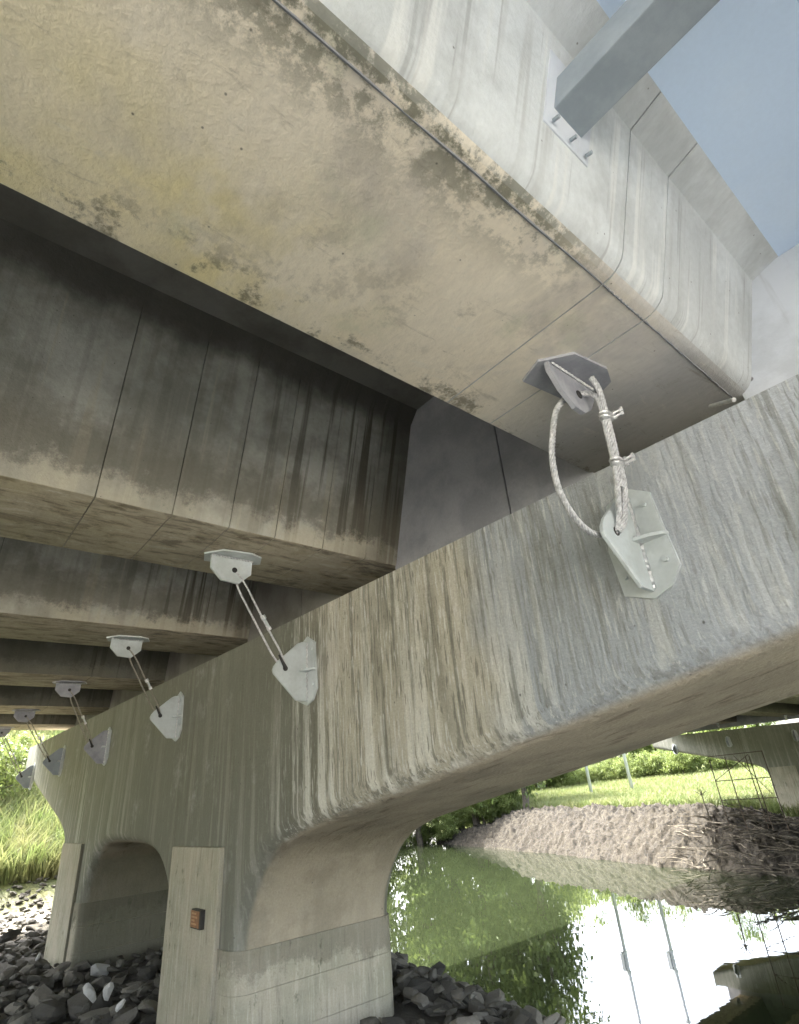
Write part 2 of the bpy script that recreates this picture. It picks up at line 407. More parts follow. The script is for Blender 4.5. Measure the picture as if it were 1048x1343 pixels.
def bevel_some(bm, edges, off, seg):
    bmesh.ops.bevel(bm, geom=edges, offset=off, segments=seg, affect='EDGES', profile=.5, clamp_overlap=True)
def tube(bm, pts, r, sides=8, cap=True):
    pts = [Vector(p) for p in pts]; rings = []
    ref = Vector((0, 0, 1))
    for i, p in enumerate(pts):
        d = (pts[min(i + 1, len(pts) - 1)] - pts[max(i - 1, 0)]).normalized()
        if abs(d.dot(ref)) > .95: ref = Vector((1, 0, 0))
        u = d.cross(ref).normalized(); w = d.cross(u).normalized()
        rr = r[i] if isinstance(r, (list, tuple)) else r
        rings.append([bm.verts.new(p + (u * math.cos(t) + w * math.sin(t)) * rr) for t in (2 * math.pi * k / sides for k in range(sides))])
    for a, b in zip(rings, rings[1:]):
        for k in range(sides): bm.faces.new((a[k], a[(k + 1) % sides], b[(k + 1) % sides], b[k]))
    if cap: bm.faces.new(list(reversed(rings[0]))); bm.faces.new(rings[-1])
def rope(bm, pts, r, strands=6, pitch=.09, step=.006):
    """laid rope: strands winding round a smooth path"""
    P = [Vector(p) for p in pts]
    # catmull-rom resample
    out = []
    for i in range(len(P) - 1):
        p0, p1, p2, p3 = P[max(i - 1, 0)], P[i], P[i + 1], P[min(i + 2, len(P) - 1)]
        n = max(2, int((p2 - p1).length / step))
        for k in range(n):
            t = k / n
            out.append(.5 * ((2 * p1) + (p2 - p0) * t + (2 * p0 - 5 * p1 + 4 * p2 - p3) * t * t + (3 * p1 - p0 - 3 * p2 + p3) * t ** 3))
    out.append(P[-1])
    L = [0]
    for a, b in zip(out, out[1:]): L.append(L[-1] + (b - a).length)
    ref = Vector((.3, .9, .2)).normalized(); fr = []
    for i, p in enumerate(out):
        d = (out[min(i + 1, len(out) - 1)] - out[max(i - 1, 0)]).normalized()
        u = (ref - d * ref.dot(d)).normalized(); ref = u
        fr.append((u, d.cross(u)))
    for s in range(strands):
        path = []
        for i, p in enumerate(out):
            a = 2 * math.pi * (s / strands + L[i] / pitch)
            path.append(p + (fr[i][0] * math.cos(a) + fr[i][1] * math.sin(a)) * r * .62)
        tube(bm, path, r * .40, 6)
    return out

# ------------------------------------------------------------------ geometry of the bridge
X0 = 2.4                         # near face of the pier cap
CT = lambda y: 1.357 + .0186 * y  # top of the cap (follows the crossfall)
PIER2 = 30.6
WATER = -3.9

# ---- terrain
def vnoise(x, y, seed=0):
    xi = np.floor(x).astype(np.int64); yi = np.floor(y).astype(np.int64); fx = x - xi; fy = y - yi
    fx = fx * fx * (3 - 2 * fx); fy = fy * fy * (3 - 2 * fy)
    def h(a, b):
        n = (a * 374761393 + b * 668265263 + seed * 1442695041) & 0x7fffffff
        n = ((n ^ (n >> 13)) * 1274126177) & 0x7fffffff
        return ((n ^ (n >> 16)) & 0xffff) / 65535.
    return (h(xi, yi) * (1 - fx) + h(xi + 1, yi) * fx) * (1 - fy) + (h(xi, yi + 1) * (1 - fx) + h(xi + 1, yi + 1) * fx) * fy
def fbm(x, y, o=4, seed=0):
    s = 0; a = .5
    for k in range(o): s = s + a * (vnoise(x, y, seed + k) - .5); x = x * 2.03 + 7; y = y * 2.03 + 3; a *= .55
    return s
def shore_near(y): return np.maximum(np.interp(y, [-40, -6, 0, 2, 3.6, 5.5], [3.2, 3.6, 4.9, 6.1, 7.5, 8.2]), y / 1.27 - .5)
def shore_far(y): return np.maximum(np.interp(y, [-200, 0, 9.2, 12, 16, 24, 37.3, 200], [19, 22, 24.8, 25.9, 26.8, 29.8, 32.5, 160]), y / 1.27 + 1.2)
def crest(az): return np.interp(az, [0, 15, 19, 22.5, 27, 38, 40.5, 43.5, 48.9, 60], [-2.7, -2.8, -2.6, -1.95, -1.85, -1.85, -2.1, -2.9, -3.6, -3.7])
def ss(a, b, x): t = np.clip((x - a) / (b - a), 0, 1); return t * t * (3 - 2 * t)
def height(x, y, detail=True):
    x = np.asarray(x, float); y = np.asarray(y, float)
    xn = shore_near(y); xf = shore_far(y)
    near = -1.78 + .42 * np.clip(y - 17.0, 0, 18) + .12 * fbm(x * .5, y * .5)
    near = near + .25 * np.clip(-x - 6, 0, 12) * ss(-10, 0, -x * 0 + y)
    az = np.degrees(np.arctan2(y, x))
    far = crest(az) + 0 * x
    meadow = -2.15 + .04 * np.clip(x - 36, 0, 90) + .1 * fbm(x * .3, y * .3)
    far = far + (meadow - far) * ss(6, 9, x - xf)
    bed = -5.0
    w = ss(-3.6, .9, x - xn)                    # near bank slope
    h = near * (1 - w) + bed * w
    w2 = ss(-1.2, 4.4, x - xf)
    h2 = bed + (far - bed) * w2
    h = np.where(x > (xn + xf) / 2, h2, h)
    if detail: h = h + .05 * fbm(x * 2.5, y * 2.5, 3, 9)
    return h

def grid(cx, cy, ext, a, n):
    u = np.linspace(-1, 1, n); b = math.asinh(ext / a)
    return cx + a * np.sinh(b * u), cy + a * np.sinh(b * u)
gx, gy = grid(14, 12, 900, 9, 460)
GX, GY = np.meshgrid(gx, gy, indexing='ij')
GZ = height(GX, GY)
_d = GX - shore_far(GY)
GZ = GZ - 1.0 * ss(-1.5, -.3, _d) * (1 - ss(7.6, 8.3, _d)) * ss(3, 4, GY) * (1 - ss(42, 43, GY))   # room for the finely modelled bank
n = len(gx)
V = np.stack([GX.ravel(), GY.ravel(), GZ.ravel()], 1)
I = np.arange(n * n).reshape(n, n)
F = np.stack([I[:-1, :-1].ravel(), I[1:, :-1].ravel(), I[1:, 1:].ravel(), I[:-1, 1:].ravel()], 1)
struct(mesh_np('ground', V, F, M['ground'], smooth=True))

# far earth bank, finely modelled clods
bx = np.arange(21.5, 38, .09); by = np.arange(2, 44, .09)
BX, BY = np.meshgrid(bx, by, indexing='ij')
BZ = height(BX, BY, False)
rise = ss(-.6, 1.2, BX - shore_far(BY)) * (1 - ss(7.5, 9, BX - shore_far(BY)))
cl = fbm(BX * 1.1, BY * 1.1, 5, 3) * .6 + np.abs(fbm(BX * 2.6, BY * 2.2, 3, 5)) * 1.3 + np.abs(fbm(BX * 5.5, BY * 5.0, 2, 8)) * .55 - .25
BZ = np.where(rise > .001, BZ - .02 + rise * (cl * .8), BZ - .30)
V = np.stack([BX.ravel(), BY.ravel(), BZ.ravel()], 1)
I = np.arange(BX.size).reshape(BX.shape)
F = np.stack([I[:-1, :-1].ravel(), I[1:, :-1].ravel(), I[1:, 1:].ravel(), I[:-1, 1:].ravel()], 1)
struct(mesh_np('earth_bank', V, F, M['berm'], smooth=True))

bm = bmesh.new(); vs = [bm.verts.new(p) for p in ((-40, -600, WATER), (700, -600, WATER), (700, 700, WATER), (-40, 700, WATER))]
bm.faces.new(vs); struct(mk('water', bm, M['water']))

# ---- pier
def smooth_pts(pts, lo, hi, it=2):
    for _ in range(it):
        out = [pts[0]]
        for a, b in zip(pts, pts[1:]):
            out += [(a[0] * .75 + b[0] * .25, a[1] * .75 + b[1] * .25), (a[0] * .25 + b[0] * .75, a[1] * .25 + b[1] * .75)]
        out.append(pts[-1]); pts = out
    return pts
right = smooth_pts([(-3.7, 1.0), (-2.5, .86), (-1.0, .70), (.57, .41), (1.84, .185), (3.0, -.015), (3.9, -.17), (4.35, -.255), (4.72, -.40), (4.95, -.63), (5.08, -.86), (5.11, -1.08)], 0, 0)
arch = smooth_pts([(6.68, -1.08), (6.71, -.86), (6.90, -.60), (7.25, -.41), (7.75, -.315), (8.5, -.30), (9.15, -.30), (9.60, -.375), (9.88, -.56), (10.03, -.85), (10.06, -1.08)], 0, 0)
left = smooth_pts([(11.62, -1.08), (11.62, -.62), (11.70, -.33), (12.2, -.09), (13.7, .28), (15.33, .68), (17.1, 1.13)], 0, 0)
outline = right + arch + left + [(17.1, CT(17.1)), (-3.7, CT(-3.7))]
def build_pier():
    pier = empty('bridge_pier', (3.2, 8.4, -1.9), 'near streaked concrete pier frame with haunched beam on two columns carrying the girders', 'bridge pier')
    X1 = X0 + 1.62
    bm = bmesh.new(); rad = .16
    def normals(ch):
        out = []
        for k in range(len(ch)):
            p, q_ = ch[max(k - 1, 0)], ch[min(k + 1, len(ch) - 1)]
            dx, dz = q_[0] - p[0], q_[1] - p[1]; L = math.hypot(dx, dz); out.append((-dz / L, dx / L))
        return out
    chain = [(p, nn) for ch in (right, arch, left) for p, nn in zip(ch, normals(ch))]
    nl = len(chain)
    def ring(x, d):
        vs_ = [bm.verts.new((x, p[0] + nn[0] * d, p[1] + nn[1] * d * (0 if abs(nn[1]) < .05 else 1))) for p, nn in chain]
        return vs_ + [bm.verts.new((x, 17.1, CT(17.1))), bm.verts.new((x, -3.7, CT(-3.7)))]
    rings = []
    for k in range(7):
        t_ = math.pi / 2 * k / 6; rings.append(ring(X0 + rad * (1 - math.sin(t_ + 0) if False else 1 - math.cos(t_)), rad * (1 - math.sin(t_))))
    for k in range(6, -1, -1):
        t_ = math.pi / 2 * k / 6; rings.append(ring(X1 - rad * (1 - math.cos(t_)), rad * (1 - math.sin(t_))))
    bm.faces.new(rings[0]); bm.faces.new(list(reversed(rings[-1])))
    for a_, b_ in zip(rings, rings[1:]):
        for i_ in range(len(a_)):
            j_ = (i_ + 1) % len(a_)
            if i_ in (len(right) - 1, len(right) + len(arch) - 1): pass
            bm.faces.new((a_[j_], a_[i_], b_[i_], b_[j_]))
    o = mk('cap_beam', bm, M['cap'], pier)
    o.data.shade_smooth()
    for p in o.data.polygons:
        if p.area > 1.2: p.use_smooth = False
    o.data.set_sharp_from_angle(angle=math.radians(30))
    for y0, y1 in ((5.10, 6.69), (10.05, 11.63)):
        bm = bmesh.new()
        # the plinth is 12 mm proud of the frame above and cast in lifts with open joints
        box(bm, (X0 + .07, y0 + .07, -4.9), (X1 - .07, y1 - .07, -1.035))
        mk('column_core', bm, M['core'], pier)
        lifts = [-1.03, -1.31, -1.61, -2.1, -4.9]
        for za, zb in zip(lifts, lifts[1:]):
            bm = bmesh.new(); g = bmesh.ops.create_cube(bm, size=1)
            for v in g['verts']:
                v.co = Vector(((X0 - .012 if v.co.x < 0 else X1 + .012), (y0 - .012 if v.co.y < 0 else y1 + .012), (zb + .0015 if v.co.z < 0 else za - .0015)))
            es = [e for e in bm.edges if abs(e.verts[0].co.z - e.verts[1].co.z) > .1]
            bevel_some(bm, es, .16, 6)
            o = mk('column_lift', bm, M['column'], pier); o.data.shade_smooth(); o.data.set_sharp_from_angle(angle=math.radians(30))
    for y0, y1 in ((5.40, 6.57), (10.30, 11.50)):
        bm = bmesh.new(); box(bm, (X0 - .045, y0, -4.8), (X0 + .05, y1, -.31), .016)
        mk('pilaster', bm, M['pilaster'], pier)
    return pier
pier = build_pier()
copy_tree(pier, (PIER2, 0, -.35 * 0), 'far concrete pier frame across the river with its foot on the earth bank', 'bridge piers')
pier['group'] = 'bridge piers'

# ---- girders
#      centre, half bottom, soffit z, web top z, half top, special
GIRD = [(-2.55, .47, 1.66), (1.0, .47, 1.715), (3.88, .45, 1.77), (6.80, .48, 1.825), (9.76, .47, 1.875), (12.93, .50, 1.935), (15.80, .50, 1.99)]
GLAB = ['right side outer', 'nearest yellow stained', 'second', 'third', 'fourth', 'fifth', 'sixth']
XD = 2.96
def girder_profile(i):
    yc, hb, zb = GIRD[i]; zt = zb + 1.28; ht = hb + .37
    if i == 1:
        return [(.50, zb), (.285, 2.325), (.11, 2.385), (.11, 3.1), (yc + ht, 3.1), (yc + ht, zt), (1.475, zb)]
    if i == 0:
        return [(yc - hb, zb), (yc - ht, zt), (yc - ht, 3.1), (-1.5, 3.1), (-1.5, 2.385), (-1.65, 2.325), (yc + hb, zb)]
    return [(yc - hb, zb), (yc - ht, zt), (yc - ht - .14, zt + .16), (yc + ht + .14, zt + .16), (yc + ht, zt), (yc + hb, zb)]
def inset(pts, d):
    cy = sum(p[0] for p in pts) / len(pts); cz = sum(p[1] for p in pts) / len(pts)
    return [(p[0] + (d if p[0] < cy else -d), p[1] + (d if p[1] < cz else -d)) for p in pts]
def build_girder(i, x0, x1, seams, label, group):
    prof = girder_profile(i); yc, hb, zb = GIRD[i]
    g = empty('bridge_girder', ((x0 + x1) / 2, yc, zb), label, 'girder', group)
    xs = [x0] + seams + [x1]
    for a, b in zip(xs, xs[1:]):
        bm, A, B = prism(prof, 0, a + .003, b - .003)
        e_r = [e for e in bm.edges if set(e.verts) == {A[0], B[0]}]; e_l = [e for e in bm.edges if set(e.verts) == {A[-1], B[-1]}]
        if i == 1:
            bevel_some(bm, e_r, .075, 5); bevel_some(bm, e_l, .014, 2)
        else:
            bevel_some(bm, e_r + e_l, .016, 2)
        o = mk('girder_segment', bm, M['girder'], g)
        o.data.shade_smooth(); o.data.set_sharp_from_angle(angle=math.radians(28))
    bm, A, B = prism(inset(prof, .03), 0, x0 + .02, x1 - .02)
    mk('joint_core', bm, M['core'], g)
    return g
seams = {0: [-8, -4.1, 1.69, 2.0], 1: [-8, -4.1, 1.69, 2.01], 2: [-8, -4.1, .55, 1.02, 1.42, 1.78, 2.2, 2.62], 3: [-8, -4.1, .28], 4: [-8, -4, 1.9], 5: [-8, -4, 1.9], 6: [-8, -4, 1.9]}
desc = {0: 'outer concrete girder beyond the steel strut at the right',
        1: 'nearest concrete girder, wide yellow stained soffit filling the upper left',
        2: 'second concrete girder with jointed brown web above the two plate restrainer',
        3: 'third concrete girder from the camera, plain brown web over dark bay',
        4: 'fourth concrete girder in deep shade, pale soffit strip at the left',
        5: 'fifth concrete girder in deep shade, next to last before the daylight',
        6: 'outermost concrete girder against the bright grass at the left'}
for i in range(7):
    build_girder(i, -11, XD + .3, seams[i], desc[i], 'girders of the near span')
for i in range(7):
    build_girder(i, 3.65, X0 + PIER2 + .5, [10, 17, 24], 'girder of the river span, ' + ['at the right edge', 'second in from the right edge', 'third from the right edge', 'middle one of seven', 'third from the left edge', 'second in from the left edge', 'at the left edge over the drain pipes'][i], 'girders of the river span')

g1 = [o for o in bpy.data.objects if o.get('label') == desc[1]][0]
bm = bmesh.new()
for xa, xb in ((-4.09, 1.685), (1.695, 2.005), (2.015, 2.96)):
    pts = [(xa + (xb - xa) * k / 40, .585 + random.uniform(-.002, .002), 1.716 + random.uniform(-.002, .001)) for k in range(41)]
    tube(bm, pts, [random.uniform(.003, .006) for k in range(41)], 5)
mk('edge_ridge', bm, M['diaphragm'], g1)
g2 = [o for o in bpy.data.objects if o.get('label') == desc[2]][0]
bm = bmesh.new()
for (yy, zz, rad_) in ((2.925, 3.205, .012),):
    pts = [(-4 + 6.95 * k / 70, yy + random.uniform(-.006, .006), zz + random.uniform(-.006, .006)) for k in range(71)]
    tube(bm, pts, [random.uniform(rad_ * .4, rad_) for k in range(71)], 5)
stuff(mk('mortar_fins', bm, M['diaphragm'], g2))
# ---- deck slab
bm = bmesh.new()
bm, A, B = prism([(-3.8, 2.9), (-3.8, 3.7), (17.0, 4.05), (17.0, 3.45), (16.5, 3.42), (-3.0, 3.12)], 0, -11, 37)
deck = mk('bridge_deck', bm, M['deck']); tag(deck, 'concrete deck slab lying across all the girders overhead', 'bridge deck')
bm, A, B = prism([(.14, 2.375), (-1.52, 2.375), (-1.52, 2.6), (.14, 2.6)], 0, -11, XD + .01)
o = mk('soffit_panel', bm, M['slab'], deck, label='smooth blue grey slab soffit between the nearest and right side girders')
for i in range(1, 6):
    ya = GIRD[i][0] + GIRD[i][1] + .37 + .14; yb = GIRD[i + 1][0] - GIRD[i + 1][1] - .37 - .14
    if i == 1: ya = GIRD[1][0] + GIRD[1][1] + .37
    za = GIRD[i + 1][2] + 1.28 + .12
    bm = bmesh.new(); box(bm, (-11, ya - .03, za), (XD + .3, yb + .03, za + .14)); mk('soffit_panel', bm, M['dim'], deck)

# ---- end diaphragms over the near pier
for i in range(0, 6):
    a, b = GIRD[i], GIRD[i + 1]
    ztop = 2.372 if i == 0 else b[2] + 1.41
    pr_a = a[0] + a[1]; pr_b = b[0] - b[1]
    yl, yr = pr_a - .02, pr_b + .02
    d = empty('end_diaphragm', (XD, (yl + yr) / 2, CT((yl + yr) / 2) + .05),
              ['pale blue grey pitted wall panel above the cap at the right edge', 'grey jointed wall panel between the nearest and second girders', 'dark wall panel between the second and third girders',
               'dark wall panel between the third and fourth girders', 'dark wall panel between the fourth and fifth girders', 'dark wall panel between the fifth and sixth girders'][i], 'end diaphragm', 'end diaphragms on the near pier')
    zb = CT((yl + yr) / 2) + .07
    mid = [2.13] if i == 1 else ([5.05] if i == 2 else [(yl + yr) / 2 + .4])
    ys = [yl] + mid + [yr]
    for u, v in zip(ys, ys[1:]):
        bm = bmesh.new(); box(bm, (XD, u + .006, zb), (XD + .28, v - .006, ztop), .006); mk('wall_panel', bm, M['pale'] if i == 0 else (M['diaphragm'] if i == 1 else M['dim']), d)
    bm = bmesh.new(); box(bm, (XD + .02, yl + .01, zb + .01), (XD + .26, yr - .01, ztop - .01)); mk('joint_core', bm, M['core'], d)
for i in range(1, 7):
    yc, hb, zb = GIRD[i]
    bm = bmesh.new(); box(bm, (3.0, yc - .3, CT(yc) - .01), (3.45, yc + .3, zb - .08), .01)
    o = mk('bearing_pedestal', bm, M['diaphragm']); tag(o, 'concrete bearing pedestal on the cap under the ' + ['nearest', 'second', 'third', 'fourth', 'fifth', 'outermost'][i - 1] + ' girder', 'bearing', 'bearing pedestals')
bm = bmesh.new(); box(bm, (X0 + PIER2 + .5, -3.3, 1.75), (X0 + PIER2 + .9, 16.8, 3.3))
o = mk('end_diaphragm', bm, M['diaphragm']); tag(o, 'long wall closing the girder ends above the far pier', 'end diaphragm')

# ---- steel strut in the first bay
st = empty('steel_strut', (1.3, .4, 2.05), 'blue grey steel box strut bolted to the bright girder web at the top', 'steel strut')
bm = bmesh.new(); box(bm, (1.205, -1.85, 2.05), (1.370, .44, 2.175), .006); mk('beam', bm, M['steel'], st)
webY = lambda z: .50 - (z - 1.715) * (.215 / .61)
def webplate(x0, x1, z0, z1, t):
    pts = [(webY(z0) + .01, z0), (webY(z0) - t, z0), (webY(z1) - t, z1), (webY(z1) + .01, z1)]
    return prism(pts, 0, x0, x1)[0]
mk('end_plate', webplate(1.16, 1.42, 1.97, 2.25, .005), M['pale'], st)
for bxp, bz in ((1.20, 1.99), (1.395, 1.99), (1.30, 1.985)):
    bm = bmesh.new(); tube(bm, [(bxp, webY(bz) - .012, bz), (bxp, webY(bz) - .035, bz - .008)], .008, 6); mk('bolt', bm, M['steel'], st)

# ---- cable restrainers
def cap_plate(y, tone=''):
    """bracket on the near face of the cap, vertical gusset standing out towards -X"""
    dz = .0186 * (y - 1)
    yb = y
    return dz
ordn = ['nearest', 'second', 'third', 'fourth', 'fifth', 'sixth']
def hook(i):
    yc, hb, zb = GIRD[i + 1]
    return yc, zb
CY = [1.05, 3.98, 6.88, 9.85, 12.95, 15.85]
GX_ = [2.04, 1.66, 1.70, 1.71, 1.62, 1.60]
GYY = [.985, 3.9, 6.8, 9.76, 12.9, 15.8]
CAPD = [0, .0, .05, .03, .09, .02]
caplab = ['large pale steel bracket with shelf plate on the cap face at the right', 'pale steel bracket with rounded corner above the tan streaked part of the cap',
          'steel bracket with bright foot on the dark olive part of the cap', 'edge lit steel bracket above the arch opening', 'steel bracket darkened as if backlit, fifth from the right near the cap tip', 'steel bracket darkened as if backlit at the outermost tip of the cap']
girlab = ['steel eye plate under the nearest girder holding the looped rope', 'pale steel eye plate under the second girder', 'pale steel eye plate under the third girder', 'steel eye plate under the fourth girder in shade',
          'steel eye plate under the fifth girder in shade', 'round steel eye plate toned dark as if backlit under the outermost girder']
cablab = ['bright twisted wire rope loop with clamps and slack tail', 'doubled wire rope with white clamp and tensioner below the second girder', 'doubled dark wire rope below the third girder',
          'doubled dark wire rope below the fourth girder', 'doubled thin dark wire rope below the fifth girder', 'thin paired wire rope hanging against the grass at the tip']
def hexbolt(bm, c, ax, r, h):
    c = Vector(c); ax = Vector(ax); tube(bm, [c, c + ax * h], r, 6)
CB, GB = [], []
for i in range(6):
    y = CY[i]; dz = CAPD[i]
    f = 0.0
    cb = empty('cap_bracket', (X0, y, .93 + dz), caplab[i], 'bracket', 'restrainer brackets on the near cap')
    # base plate: irregular hexagon on the concrete
    bp = [(y - .15, .78 + dz), (y - .13, 1.0 + dz), (y - .12, 1.15 + dz), (y - .01, 1.22 + dz), (y + .10, 1.17 + dz), (y + .15, .95 + dz), (y + .13, .72 + dz), (y + .0, .67 + dz), (y - .09, .70 + dz)]
    bm, A, B = prism(bp, 0, X0 - .016, X0 + .01); mk('base_plate', bm, M['galv'], cb)
    gp = [(X0 - .012, .70 + dz), (2.285, .705 + dz), (2.085, .90 + dz), (2.075, .925 + dz), (2.085, .955 + dz), (2.115, .995 + dz), (2.30, 1.155 + dz), (2.335, 1.17 + dz), (X0 - .012, 1.17 + dz)]
    bm, A, B = prism(gp, 1, y - .011, y + .011)
    bevel_some(bm, [e for e in bm.edges if abs(e.verts[0].co.y - e.verts[1].co.y) < 1e-5 and e.verts[0].co.x < 2.36], .004, 1)
    mk('gusset', bm, M['steel'] if i >= 4 else (M['dullplate'] if i == 3 else M['galv']), cb)  # outer gussets take darker tones to imitate backlight
    bm, A, B = prism([(X0 - .012, y - .012), (2.31, y - .012), (2.33, y - .085), (2.36, y - .135), (X0 - .012, y - .145)], 2, .925 + dz, .94 + dz)
    mk('shelf_plate', bm, M['galv'], cb)
    bm, A, B = prism([(X0 - .012, y + .012), (2.31, y + .012), (2.36, y + .12), (X0 - .012, y + .13)], 2, .925 + dz, .94 + dz)
    mk('shelf_plate', bm, M['galv'], cb)
    # weld beads
    bm = bmesh.new()
    for s in (-1, 1):
        pts = [(X0 - .02 + random.uniform(-.002, .002), y + s * .015, .71 + dz + k * .0155) for k in range(30)]
        tube(bm, pts, [.006 + .004 * (k % 2) for k in range(30)], 5)
        pts = [(2.395 - k * .009, y + s * .016, .946 + dz) for k in range(9)]
        tube(bm, pts, [.004 + .003 * (k % 2) for k in range(9)], 5)
    mk('weld_bead', bm, M['weld'], cb)
    # hole ring
    bm = bmesh.new()
    ring = [Vector((2.185 + .026 * math.cos(a), y - .013, .945 + dz + .026 * math.sin(a))) for a in np.linspace(0, 2 * math.pi, 13)]
    tube(bm, [ring[0].lerp(ring[6], .5), ring[0].lerp(ring[6], .5) + Vector((0, .027, 0))], .022, 12)
    mk('eye', bm, M['black'], cb)
    for yy, zz in ((y - .10, .82 + dz), (y - .08, 1.10 + dz), (y + .09, 1.08 + dz), (y + .10, .80 + dz)):
        bm = bmesh.new(); hexbolt(bm, (X0 - .015, yy, zz), (-1, 0, 0), .013, .014); mk('anchor_nut', bm, M['galv'], cb)
    CB.append(cb)
    # girder side
    gx0, gyy = GX_[i], GYY[i]; zs = GIRD[i + 1][2]
    gb = empty('girder_bracket', (gx0, gyy, zs), girlab[i], 'bracket', 'restrainer brackets under the near girders')
    hx = [(gx0 - .17, gyy + .15), (gx0 - .22, gyy + .02), (gx0 - .12, gyy - .11), (gx0 + .1, gyy - .14), (gx0 + .20, gyy - .10), (gx0 + .25, gyy + .02), (gx0 + .12, gyy + .12)]
    bm, A, B = prism(hx, 2, zs - .014, zs + .01); mk('base_plate', bm, M['galv'] if i in (1, 2) else M['dullplate'], gb)
    if i == 0:
        gp = [(gx0 - .19, 0), (gx0 - .19, -.05), (gx0 - .13, -.135), (gx0 - .04, -.20), (gx0 + .03, -.205), (gx0 + .10, -.16), (gx0 + .17, -.06), (gx0 + .185, 0)]
    elif i == 5:
        gp = [(gx0 - .18, 0), (gx0 - .17, -.08), (gx0 - .11, -.17), (gx0, -.20), (gx0 + .11, -.17), (gx0 + .17, -.08), (gx0 + .18, 0)]
    else:
        gp = [(gx0 - .17, 0), (gx0 - .17, -.11), (gx0 - .08, -.20), (gx0 + .06, -.21), (gx0 + .16, -.12), (gx0 + .165, 0)]
    gp = [(a, zs - .012 + b) for a, b in gp]
    bm, A, B = prism(gp, 1, gyy - .011, gyy + .011)
    mk('eye_plate', bm, M['galv'] if i in (1, 2) else M['dullplate'], gb)  # outer eye plates get the dull tone to imitate backlight
    bm = bmesh.new()
    for s in (-1, 1):
        pts = [(gx0 - .17 + k * .0122, gyy + s * .016, zs - .02) for k in range(29)]
        tube(bm, pts, [.005 + .004 * (k % 2) for k in range(29)], 5)
    mk('weld_bead', bm, M['weld'], gb)
    bm = bmesh.new(); tube(bm, [(gx0 + .02, gyy - .014, zs - .115), (gx0 + .02, gyy + .014, zs - .115)], .022, 12); mk('eye', bm, M['black'], gb)
    GB.append(gb)
    # rope
    A_ = Vector((gx0 + .02, gyy, zs - .115)); C_ = Vector((2.185, y, .945 + dz))
    cr = empty('wire_rope_restrainer', A_, cablab[i], 'wire rope', 'wire rope restrainers at the near pier')
    up, dn = Vector((0, 0, 1)), Vector((0, 0, -1))
    if i == 0:
        a = Vector((2.08, .93, 1.64)); c = Vector((2.19, .985, 1.10))
        # tight doubled run, left strand then right strand, loop through both eyes
        p1 = [A_ + Vector((.0, .03, .0)), A_ + Vector((.03, .0, .02)), A_ + Vector((.045, -.035, .01)), Vector((2.115, .915, 1.56)), Vector((2.135, .93, 1.40)), Vector((2.165, .955, 1.22)), Vector((2.18, .985, 1.10)), Vector((2.20, 1.02, 1.0)), C_ + Vector((.0, -.004, .0)), C_ + Vector((-.01, .02, -.01))]
        p2 = [Vector((2.085, .905, 1.665)), Vector((2.10, .895, 1.60)), Vector((2.125, .905, 1.50)), Vector((2.155, .925, 1.33)), Vector((2.18, .95, 1.20)), Vector((2.185, .965, 1.13))]
        # slack loop on the far side
        p3 = [A_ + Vector((-.04, .02, .0)), Vector((1.94, 1.04, 1.50)), Vector((1.87, 1.05, 1.34)), Vector((1.835, 1.06, 1.20)), Vector((1.87, 1.08, 1.07)), Vector((1.95, 1.09, .98)), Vector((2.05, 1.09, .93)), C_ + Vector((-.03, .03, -.01)), C_ + Vector((.0, .015, .0))]
        p4 = [C_ + Vector((.0, -.02, -.005)), C_ + Vector((.02, -.045, .03)), C_ + Vector((.03, -.06, .09)), Vector((2.205, .955, 1.15)), Vector((2.185, .94, 1.25))]
        for pp in (p1, p2, p3, p4):
            bm = bmesh.new(); rope(bm, pp, .0145, 5, .11, .008); mk('strand', bm, M['rope'], cr, smooth=True)
        for cpt in (Vector((2.135, .915, 1.475)), Vector((2.175, .945, 1.255))):
            for k in (0, 1):
                bm = bmesh.new()
                cc = cpt + Vector((0, 0, -.02 + .035 * k * .6))
                # saddle and U bolt with two nuts
                g = bmesh.ops.create_icosphere(bm, subdivisions=2, radius=.023)
                for v in g['verts']: v.co = Vector((v.co.x * 1.9, v.co.y * 1.3, v.co.z * .6)) + cc
                for s in (-1, 1):
                    tube(bm, [cc + Vector((.02, -.01 + s * .016, 0)), cc + Vector((.03, -.05 + s * .016, .004))], .0065, 8)
                    hexbolt(bm, cc + Vector((.028, -.04 + s * .018, .003)), (.25, -.95, .1), .013, .014)
                mk('rope_clamp', bm, M['clamp'], cr, smooth=False)
    else:
        mt = M['rope'] if i == 1 else M['darkrope']
        d = (C_ - A_).normalized(); sidev = d.cross(Vector((0, 1, 0))).normalized() * .028
        rr = .0095
        for s in (-1, 1):
            n_ = 8
            pts = [A_ + Vector((0, -.0 if s > 0 else .02, 0))] + [A_.lerp(C_, t) + sidev * s * (1 if .08 < t < .92 else .4) + Vector((0, -.02 * s, 0)) + Vector((0, 0, -.012 * math.sin(math.pi * t) * (1 + s * .5))) for t in np.linspace(.06, .95, n_)] + [C_]
            bm = bmesh.new(); rope(bm, pts, rr, 5, .06, .015 if i < 3 else .04); mk('strand', bm, mt, cr, smooth=True)
        mid = A_.lerp(C_, .48) + sidev + Vector((0, -.02, 0)); mid2 = A_.lerp(C_, .60) + sidev + Vector((0, -.02, 0))
        bm = bmesh.new(); tube(bm, [mid, mid + d * .035], .022, 10); mk('rope_clamp', bm, M['clamp'], cr)
        bm = bmesh.new(); tube(bm, [mid + d * .03, mid2], .014, 8); mk('tensioner', bm, M['galv'], cr)
        bm = bmesh.new(); tube(bm, [mid2, mid2 + d * .025], .019, 8); mk('rope_clamp', bm, M['clamp'], cr)
        e = C_ - d * .12 + Vector((0, -.02, 0))
